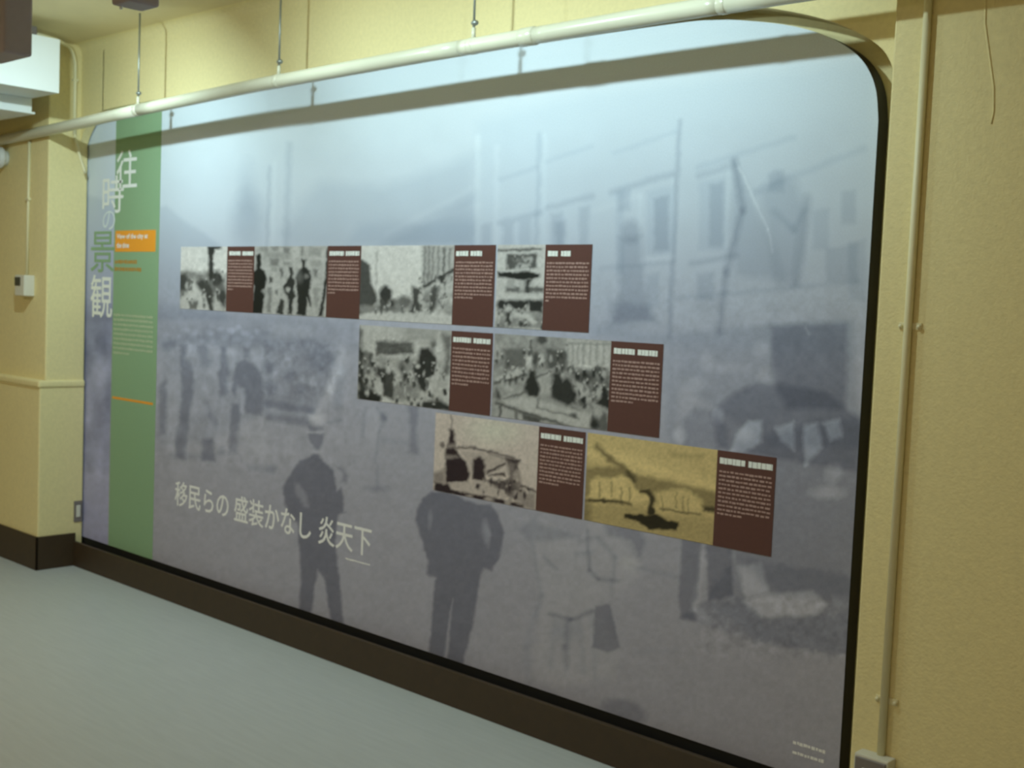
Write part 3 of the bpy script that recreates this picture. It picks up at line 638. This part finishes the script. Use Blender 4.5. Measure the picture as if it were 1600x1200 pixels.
def paint_p8(X, Y, mx, mz):
    A, B = np.array((.72, .55, .26)), np.array((.022, .018, .010))
    g = lambda k: tuple(B * (1 - k ** 1.3) + A * k ** 1.3)
    c = _canvas(X, Y, g(.92)); S = 4.848; Q = lambda p: zp(900, 650, S, p)
    c.poly(Q([(70, 300), (250, 340), (450, 420), (800, 500), (1070, 570), (1060, 500), (700, 380), (300, 260), (80, 250)]), g(1.08), 10)
    c.poly(Q([(70, 400), (170, 380), (330, 390), (450, 440), (700, 490), (1070, 580), (1070, 720), (60, 600)]), g(.52), 4)
    c.line(Q([(160, 230), (260, 330), (360, 390), (430, 460)]), 8, g(.40), 4); c.line(Q([(400, 430), (440, 490)]), 8, g(.2), 3)
    c.poly(Q([(110, 480), (170, 460), (270, 470), (340, 450), (420, 490), (460, 560), (540, 560), (560, 650), (500, 660), (100, 620)]), g(1.02), 3)
    c.poly(Q([(600, 580), (720, 560), (820, 550), (880, 580), (960, 640), (960, 720), (620, 690)]), g(.95), 4)
    for x, y in ((180, 560), (270, 560), (345, 600), (410, 610), (760, 640), (810, 670), (850, 690), (655, 670)): c.line(Q([(x, y - 60), (x, y + 50)]), 1.8, g(.5), 1.5)
    c.line(Q([(70, 640), (210, 640), (420, 670)]), 5, g(.14), 2); c.line(Q([(640, 700), (800, 730), (940, 745)]), 3, g(.3), 2); c.poly(Q([(960, 680), (1070, 690), (1060, 740), (970, 720)]), g(.16), 3)
    c.poly(Q([(60, 660), (420, 680), (560, 690), (620, 740), (1060, 770), (1060, 1000), (60, 800)]), g(.74), 5)
    c.line(Q([(500, 570), (550, 580), (580, 630), (570, 700)]), 7, g(.10), 2.5); c.ell(*Q([(570, 720)])[0], 6, 7, g(.06), 2)
    c.poly(Q([(365, 740), (500, 745), (620, 750), (700, 790), (780, 800), (770, 870), (680, 860), (550, 860), (480, 800), (370, 775)]), g(.03), 2)
    c.poly(Q([(700, 260), (880, 290), (980, 290), (960, 330), (840, 320), (720, 300)]), g(.74), 4)
    c.ell(*Q([(70, 500)])[0], 5, 30, g(.55), 5); c.ell(*Q([(80, 740)])[0], 8, 16, g(.45), 5)
    c.grain(200, 1300, 300, 1000, .16, 4, 88, 5)
    return c.c


# ------------------------------------------------------------------ the exhibition panel
panel = empty('mural_panel', (-2.25, 0.0, PB))
tag(panel, 'large mural panel with faded street photograph, rounded corners and inset pictures', 'mural')
outl = [np.array((PANEL_TOP[0][0], PB))] + list(ptop) + [np.array((PANEL_TOP[-1][0], PB))]
def board():
    n = len(outl); v = [(p[0], 0.002, p[1]) for p in outl] + [(p[0], 0.062, p[1]) for p in outl]
    f = [tuple(range(n)), tuple(range(2 * n - 1, n - 1, -1))]
    for k in range(n): f.append((k, (k + 1) % n, n + (k + 1) % n, n + k))
    o = mesh_obj('board', v, f, M_black, panel); o['label'] = 'black edged backing board'
board()
px_ = np.array([p[0] for p in ptop]); pz_ = np.array([p[1] for p in ptop])
def panel_top(x): return float(np.interp(x, px_, pz_))
xs = np.concatenate([np.linspace(-4.508, -4.40, 40)[:-1], np.linspace(-4.40, -0.2, 1080)[:-1], np.linspace(-0.2, 0.0, 75)])
M_print = print_mat('mural_print')
o = grid_print('mural_photograph', xs, PB, panel_top, 560, 0.0, paint_mural, panel, M_print)
o['label'] = 'pale blue-grey street scene print with crowd and men seen from behind'

def flat_plate(name, x0, x1, z0, z1, y, m, parent, thick=0.0008):
    return box(name, x0, x1, y, y + thick, z0, z1, m, parent)
M_green = mat('green_print', GREEN, 0.55, noise=0.04, scale=60, spec=0.25)
M_orange = mat('orange_print', ORANGE, 0.55, noise=0.03, scale=60, spec=0.25)
M_orange2 = mat('dull_orange_print', ORANGE2, 0.55, noise=0.03, scale=60, spec=0.25)
M_brown = mat('brown_print', BROWN, 0.55, noise=0.08, scale=80, spec=0.25)
M_ink = mat('white_print', WHITE_INK, 0.55, noise=0.02, scale=60, spec=0.25)
M_ink_pale = mat('pale_blue_print', PALE_INK, 0.55, noise=0.02, scale=60, spec=0.25)
M_text = mat('caption_print', CAPTION_INK, 0.55, noise=0.05, scale=60, spec=0.25)
M_text_g = mat('pale_green_print', GREEN_INK, 0.55, noise=0.05, scale=60, spec=0.25)
M_haiku = mat('warm_white_print', HAIKU_INK, 0.55, noise=0.03, scale=60, spec=0.25)

gx0, gx1 = -4.204, -3.76
gpts = [(gx0, PB), (gx1, PB), (gx1, panel_top(gx1))] + [(x, panel_top(x)) for x in np.linspace(gx1, gx0, 12)[1:]]
n = len(gpts)
band = mesh_obj('green_band', [(a, -0.0006, b) for a, b in gpts], [tuple(range(n))], M_green, panel)
band['label'] = 'vertical green title band'

# glyph outlines come from the text font as flat mesh lettering
def lettering(name, body, x0, z0, x1, z1, y, m, parent, offset=0.0):
    c = bpy.data.curves.new('lettering', 'FONT'); c.body = body; c.resolution_u = 3
    t = bpy.data.objects.new('lettering', c); COL.objects.link(t)
    bpy.context.view_layer.update()
    me = bpy.data.meshes.new_from_object(t.evaluated_get(bpy.context.evaluated_depsgraph_get()))
    bpy.data.objects.remove(t); bpy.data.curves.remove(c)
    n = len(me.vertices); co = np.empty(n * 3, np.float32); me.vertices.foreach_get('co', co); co = co.reshape(-1, 3)
    lo, hi = co.min(0), co.max(0)
    out = np.empty_like(co)
    out[:, 0] = x0 + (co[:, 0] - lo[0]) / (hi[0] - lo[0]) * (x1 - x0)
    out[:, 2] = z0 + (co[:, 1] - lo[1]) / (hi[1] - lo[1]) * (z1 - z0)
    out[:, 1] = y
    if offset:                                                   # heavier strokes: the same outline set again a hair to each side
        polys = [tuple(p.vertices) for p in me.polygons]; allv, allf = [], []
        for k, (dx, dz) in enumerate(((0, 0), (1, 0), (-1, 0), (0, .7), (0, -.7))):
            q = out.copy(); q[:, 0] += dx * offset; q[:, 2] += dz * offset; q[:, 1] -= k * .00004
            allf += [tuple(i + n * k for i in p) for p in polys]; allv += [tuple(v) for v in q.tolist()]
        bpy.data.meshes.remove(me); me = bpy.data.meshes.new(name); me.from_pydata(allv, [], allf); me.update()
    else:
        me.vertices.foreach_set('co', out.ravel()); me.update()
    me.materials.clear(); me.materials.append(m); me.name = name
    o = bpy.data.objects.new(name, me); COL.objects.link(o)
    o.parent = parent; o.matrix_parent_inverse = Matrix.Translation(-parent.location)
    return o
for ch, x0, z0, x1, z1, mm, off in (('往', -4.190, 2.012, -3.985, 2.208, M_ink, .0016), ('時', -4.330, 1.893, -4.115, 2.083, M_ink, .0016),
                                    ('の', -4.325, 1.805, -4.195, 1.905, M_ink_pale, 0.0), ('景', -4.448, 1.585, -4.200, 1.798, M_green, .0012),
                                    ('観', -4.440, 1.345, -4.212, 1.570, M_ink, .0022)):
    lettering('title_character', ch, x0, z0, x1, z1, -0.0014, mm, panel, off)
ob = flat_plate('orange_label', -4.190, -3.793, 1.692, 1.800, -0.0016, M_orange, panel); ob['label'] = 'orange label with white English title'
def sub(o, p):
    o.parent = p; o.matrix_parent_inverse = Matrix.Translation(-panel.location) if p is panel else p.matrix_world.inverted()
lettering('label_lettering', 'View of the city at', -4.172, 1.752, -3.868, 1.783, -0.0022, M_ink, ob, .0012)
lettering('label_lettering', 'the time', -4.172, 1.712, -4.050, 1.739, -0.0022, M_ink, ob, .0012)

def dash_lines(name, rows, y, m, parent, seed, h, wmin=.006, wmax=.016, gap=.0035, jit=1.0):
    """text too small to read: rows of little ink marks"""
    rnd = random.Random(seed); v, f = [], []
    for x0, x1, z in rows:
        x = x0
        while x < x1 - .003:
            wd = min(rnd.uniform(wmin, wmax), x1 - x)
            hh = h * rnd.uniform(1 - .28 * jit, 1.0); zz = z + rnd.uniform(-.08, .08) * h * jit
            i = len(v); v += [(x, y, zz - hh / 2), (x + wd, y, zz - hh / 2), (x + wd, y, zz + hh / 2), (x, y, zz + hh / 2)]
            f.append((i, i + 1, i + 2, i + 3)); x += wd + gap * rnd.uniform(.5, 1.6)
    o = mesh_obj(name, v, f, m, parent); o['kind'] = 'stuff'
    return o
dash_lines('orange_subtitle', [(-4.19, -3.97, 1.640), (-4.19, -3.925, 1.602)], -0.0014, M_orange2, panel, 3, .021)
dash_lines('introduction_text', [(-4.19, -3.80, 1.366 - k * .0245) for k in range(8)] + [(-4.19, -4.03, 1.366 - 8 * .0245)], -0.0014, M_text_g, panel, 5, .0125)
flat_plate('orange_rule', -4.190, -3.787, .928, .940, -0.0014, M_orange, panel)
for body, x0, x1, off in (('移民らの', -3.562, -3.103, .0021), ('盛装かなし', -3.055, -2.482, .0021), ('炎天下', -2.428, -2.086, .0021)):
    lettering('poem_lettering', body, x0, .458, x1, .578, -0.0008, M_haiku, panel, off)
dash_lines('poem_credit', [(-2.245, -2.089, .4255)], -0.0008, M_haiku, panel, 7, .008, gap=.002)
dash_lines('print_credit', [(-.150, -.045, .246), (-.150, -.045, .216)], -0.0008, M_haiku, panel, 9, .011, gap=.002)

# inset photographs with their brown caption blocks
ROW = {1: (1.418, 1.715), 2: (1.094, 1.395), 3: (.782, 1.080)}
INSETS = [(1, -3.558, -3.163, paint_p1, 'sepia-grey photograph of a tent-like monument and a tree trunk'),
          (1, -2.948, -2.424, paint_p2, 'black and white photograph of men standing in a street'),
          (1, -2.206, -1.665, paint_p3, 'black and white photograph of a wide street with a tall building'),
          (1, -1.441, -1.210, paint_p4, 'black and white photograph of a three-storey shop front'),
          (2, -2.202, -1.663, paint_p5, 'black and white photograph of a crowd before a pavilion'),
          (2, -1.439, -.900, paint_p6, 'black and white photograph of a crowded market with stalls'),
          (3, -1.734, -1.204, paint_p7, 'purplish photograph of a station gateway with arches'),
          (3, -.983, -.464, paint_p8, 'yellowed photograph of a steamship in a harbour')]
CAPS = [(1, -3.163, -2.948, (.08, .96), 9, .45), (1, -2.424, -2.206, (.06, .95), 9, .5), (1, -1.665, -1.450, (.05, .68), 10, .98), (1, -1.210, -1.000, (.06, .56), 10, .18),
        (2, -1.663, -1.447, (.05, .95), 9, .95), (2, -.900, -.688, (.06, .90), 10, .95), (3, -1.204, -.992, (.05, .95), 10, .95), (3, -.464, -.258, (.05, .95), 10, .95)]
for row, x0, x1, fn, lab in INSETS:
    z0, z1 = ROW[row]
    nx = max(60, int((x1 - x0) / .0042))
    o = grid_print('inset_photograph', np.linspace(x0, x1, nx), z0, lambda x, z1=z1: z1, 86, -0.0012, fn, panel, M_print)
    o['label'] = lab
for k, (row, x0, x1, tt, nl, last) in enumerate(CAPS):
    z0, z1 = ROW[row]; H = z1 - z0; W = x1 - x0
    c = flat_plate('caption_block', x0, x1, z0, z1, -0.0016, M_brown, panel)
    tx0, tx1 = x0 + tt[0] * W, x0 + tt[1] * W; gp = tx0 + .52 * (tx1 - tx0)
    dash_lines('caption_title', [(tx0, gp - .006, z1 - .105 * H), (gp + .006, tx1, z1 - .105 * H)], -0.0024, M_ink, c, 20 + k, .019, .010, .018, .0015, .25)
    top = z1 - .215 * H; st = .44 * H / nl
    rows = [(x0 + .05 * W, x0 + .95 * W, top - q * st) for q in range(nl)]
    rows.append((x0 + .05 * W, x0 + (.05 + .9 * last * .5) * W, top - nl * st))
    dash_lines('caption_text', rows, -0.0024, M_text, c, 40 + k, st * .5, .007, .017, .003)

box('gap_shade_strip', -4.508, 0.0, 0.004, .05, 0.0, PB + .002, M_black, panel)  # black strip standing in for the shade in the gap under the panel

# ------------------------------------------------------------------ overhead pipe with hangers
PIPE_Y = -0.25
def pipe_z(x): return float(np.interp(x, [-5.7, -4.3, -3.6, -2.6, -1.5, -.6, .4, 1.6], [2.262, 2.303, 2.328, 2.354, 2.366, 2.368, 2.362, 2.352]))
pipe = empty('overhead_pipe', (-1.5, PIPE_Y, 2.36))
tag(pipe, 'long cream painted pipe hanging on rods in front of the mural top', 'pipe')
PR = .0270
def prun(a, b, k=14): return [(x, PIPE_Y, pipe_z(x)) for x in np.linspace(a, b, k)]
for a, b in ((-5.7, -3.56), (-3.56, -1.41), (-1.41, -1.075), (-1.075, -.36), (-.36, 1.6)):
    tube('pipe_length', prun(a, b), PR, M_pipe, pipe, 24)
def collar(x, L, r):
    return tube('pipe_coupling', [(q, PIPE_Y, pipe_z(q)) for q in (x - L / 2 - .004, x - L / 2, x + L / 2, x + L / 2 + .004)], [PR, r, r, PR], M_pipe, pipe, 24)
collar(-1.10, .055, .0300); collar(-.36, .02, .0285)
for hx in (-3.545, -2.455, -1.355):
    z = pipe_z(hx)
    collar(hx, .018, .0282).name = 'pipe_clip'
    h = tube('hanger_rod', [(hx, PIPE_Y, z + PR - .004), (hx, PIPE_Y, CEIL)], .0042, M_metal, pipe, 8)
    tube('hanger_strap', [(hx, PIPE_Y, z + PR - .003), (hx, PIPE_Y, z + PR + .034)], .0075, M_pipe, pipe, 8)
    kb = bmesh.new(); bmesh.ops.create_icosphere(kb, subdivisions=2, radius=.0125, matrix=Matrix.Translation((hx + .004, PIPE_Y, z + PR + .05)) @ Matrix.Diagonal((1.25, .9, .8, 1)))
    bm_obj('hanger_nut', kb, M_metal, pipe, True)

# ------------------------------------------------------------------ two-tier air unit above the pier
au = empty('air_unit', (-4.7, -.9, 2.35))
tag(au, 'white two-tier air handling casing hung under the ceiling beside the pier', 'air unit')
box('upper_casing', -5.4, -4.05, -1.6, -.383, 2.430, 2.687, M_white, au, .004)
box('lower_casing', -5.4, -4.34, -1.6, -.383, 2.362, 2.430, M_white, au, .003)
box('casing_lip', -5.4, -4.315, -1.6, -.378, 2.352, 2.362, M_white, au, .002)
br = bmesh.new(); box_bm(-4.40, -4.24, -.50, -.385, 2.687, 2.705, .002, 1, br); box_bm(-4.36, -4.26, -.46, -.40, 2.705, CEIL, .001, 1, br)
bm_obj('hanging_bracket', br, M_grey, au)

# ------------------------------------------------------------------ conduits and boxes on the left
cl = empty('corner_conduit', (-4.475, -.09, 2.3))
tag(cl, 'thin cream conduit in the corner between pier and mural, bent at the ceiling', 'conduit')
cx = -4.475
bend = [(cx + .06 * (1 - math.cos(t)), -.09 - .075 * (1 - math.cos(t)), 2.645 + .095 * math.sin(t)) for t in np.linspace(0, math.pi / 2, 9)]
tube('conduit_tube', [(cx, -.09, 2.30), (cx, -.09, 2.5)] + bend + [(-4.33, -.27, 2.742), (-4.30, -.385, 2.742)], .0095, M_conduit, cl, 10)
box('conduit_clip', cx - .012, cx + .012, -.104, -.076, 2.575, 2.59, M_conduit, cl, .003)
tube('conduit_tail', [(cx, -.09, 2.31), (cx + .004, -.085, 2.27), (cx + .02, -.072, 2.20), (cx + .045, -.062, 2.135), (cx + .058, -.058, 2.10)], .0075, M_conduit, cl, 10)

pc = empty('pier_conduit', (-4.70, -.231, 1.9))
tag(pc, 'thin cream conduit running down the front of the pier to the controller', 'conduit')
tube('conduit_tube', [(-4.690, -.2305, 2.262), (-4.700, -.2305, 1.545)], .0075, M_conduit, pc, 10)
for z in (1.95,): box('conduit_clip', -4.712, -4.677, -.240, -.222, z, z + .014, M_conduit, pc, .003)

th = empty('wall_controller', (-4.68, -.25, 1.44))
tag(th, 'small ivory wall controller box with dark display on the pier', 'controller')
box('controller_case', -4.735, -4.625, -.280, -.222, 1.443, 1.553, M_plastic, th, .005)
box('display', -4.732, -4.668, -.2825, -.2795, 1.496, 1.541, M_screen, th, .001)

bell = empty('alarm_bell', (-4.985, -.25, 2.215))
tag(bell, 'white round alarm dome at the left edge below the air unit', 'alarm')
def lathe_y(name, prof, c, m, parent, n=32):
    bm = bmesh.new(); rings = []
    for r, y in prof: rings.append([bm.verts.new((c[0] + r * math.cos(a), c[1] + y, c[2] + r * math.sin(a))) for a in (2 * math.pi * k / n for k in range(n))])
    for a, b in zip(rings, rings[1:]):
        for k in range(n): bm.faces.new((a[k], a[(k + 1) % n], b[(k + 1) % n], b[k]))
    bm.faces.new(rings[0]); bm.faces.new(rings[-1][::-1])
    bmesh.ops.recalc_face_normals(bm, faces=bm.faces)
    return bm_obj(name, bm, m, parent, True)
lathe_y('bell_dome', [(.052, 0), (.060, -.012), (.056, -.03), (.040, -.043), (.015, -.05), (.004, -.051)], (-4.985, -.245, 2.188), M_white, bell)
lathe_y('bell_base', [(.04, 0), (.04, -.03)], (-4.985, -.222, 2.188), M_white, bell)

so = empty('wall_socket', (-4.44, -.055, .24))
tag(so, 'narrow wall socket low in the corner beside the mural', 'socket')
box('socket_plate', PX, PX + .006, -.058, -.012, .236, .350, M_grey, so, .002)
box('socket_insert', PX + .005, PX + .010, -.046, -.024, .262, .326, M_plastic, so, .002)

# ------------------------------------------------------------------ conduit, box and cable on the pilaster
rc = empty('wall_conduit', (.186, PY - .012, 1.3))
tag(rc, 'vertical cream conduit on the wall right of the mural', 'conduit')
tube('conduit_tube', [(.183, PY - .0105, CEIL), (.183, PY - .0105, .335)], .0105, M_conduit, rc, 12)
for z in (1.487, .485):
    c = box('conduit_saddle', .155, .217, PY - .004, PY, z - .008, z + .010, M_conduit, rc, .001)
    for sx in (.161, .211):
        s = lathe_y('screw', [(.006, 0), (.0055, -.006), (.001, -.008)], (sx, PY - .003, z), M_conduit, c, 10)
jb = empty('outlet_box', (.172, PY - .03, .2))
tag(jb, 'surface mounted outlet box at the foot of the right conduit', 'outlet')
box('box_body', .125, .222, PY - .048, PY, .205, .338, M_plastic, jb, .005)
fr = bmesh.new()
box_bm(.130, .217, PY - .053, PY - .047, .212, .331, .002, 1, fr)
bm_obj('cover_plate', fr, M_grey, jb)
box('outlet_insert', .152, .196, PY - .057, PY - .052, .232, .306, M_plastic, jb, .003)

wc = tube('wall_cable', [(.318, PY + .001, CEIL), (.325, PY + .001, 2.36), (.330, PY + .001, 2.25), (.350, PY + .001, 2.15), (.362, PY + .001, 2.09), (.366, PY + .001, 2.03), (.362, PY + .001, 2.0)], .0034, M_wall, None, 8)
tag(wc, 'thin painted-over cable curling down the upper right wall', 'cable')

# ------------------------------------------------------------------ spotlights that wash the mural
tr = box('light_track', -3.6, 0.0, -1.07, -1.03, CEIL - .02, CEIL, M_white, None, .003)
tag(tr, 'long white ceiling track carrying the spotlights', 'track')
SPOTS = [(-3.18, 2.385, 'dark spotlight housing hanging in the upper left corner'),
         (-2.165, 2.445, 'dark spotlight housing showing its underside at the top edge'), (-1.32, 2.44, 'third spotlight along the track, above the mural middle'), (-.50, 2.44, 'spotlight at the right end of the track near the conduit wall')]
for x, zb, lab in SPOTS:                 # the one at the left is of a stronger kind
    s = empty('spotlight', (x, -1.05, zb)); tag(s, lab, 'spotlight', 'track spotlights washing the mural')
    hw = .138 if x < -3 else .058                # the left one is a wide floodlight
    box('housing', x - hw, x + hw, -1.10, -.985, zb, 2.70, M_dark, s, .012, 3)
    tube('stem', [(x, -1.05, 2.695), (x, -1.05, CEIL - .018)], .012, M_white, s, 10)
    zl = 2.55 if x < -3 else 2.60
    lathe_y('bezel', [(.046, 0), (.05, .006), (.046, .012), (.040, .010), (.038, .004)], (x, -.986, zl), M_grey, s, 20)
    lathe_y('lens', [(.037, .004), (.030, .006), (.004, .007)], (x, -.986, zl), mat('lamp_lens', (.9, .9, .9), .3, emit=LAMP_COL, estr=6.0), s, 20)
    b = box('white_dot', x - .048, x - .040, -1.075, -1.067, zb - .010, zb + .002, M_white, s, .002)  # small white dot at the underside of the housing
    ld = bpy.data.lights.new('spotlight_lamp', 'AREA'); ld.shape = 'DISK'; ld.size = .042; ld.energy = SPOT_W * (1.9 if x < -3 else .92 if x > -1 else 1.0); ld.color = LAMP_COL; ld.spread = math.radians(150)
    lo = bpy.data.objects.new('spotlight_lamp', ld); COL.objects.link(lo)
    lo.location = (x, -.940, zl); lo.rotation_euler = (math.radians(90 - 46), 0, math.radians(46 if x < -3 else 0))
    lo.parent = s; lo.matrix_parent_inverse = Matrix.Translation(-s.location)

# ------------------------------------------------------------------ unseen ceiling luminaires added for ambient light
for x, y, lab in ((-3.4, -3.4, 'ceiling luminaire added unseen for ambient light in the far half of the room'), (.6, -3.6, 'ceiling luminaire added unseen for ambient light above the visitor')):
    c = empty('added_ceiling_light', (x, y, CEIL - .05)); tag(c, lab, 'added ceiling light', 'added room luminaires')
    box('tray', x - .62, x + .62, y - .11, y + .11, CEIL - .03, CEIL, M_white, c, .004)
    for dy in (-.05, .05):
        tube('added_tube', [(x - .58, y + dy, CEIL - .055), (x + .58, y + dy, CEIL - .055)], .016, mat('tube_glow', (.9, .9, .9), .4, emit=ROOM_COL, estr=5.0), c, 10)
    ld = bpy.data.lights.new('luminaire', 'AREA'); ld.shape = 'RECTANGLE'; ld.size = 1.16; ld.size_y = .16; ld.energy = ROOM_W * (1.6 if x < -3 else 1.0); ld.color = ROOM_COL
    lo = bpy.data.objects.new('luminaire', ld); COL.objects.link(lo); lo.location = (x, y, CEIL - .08)
    lo.parent = c; lo.matrix_parent_inverse = Matrix.Translation(-c.location)
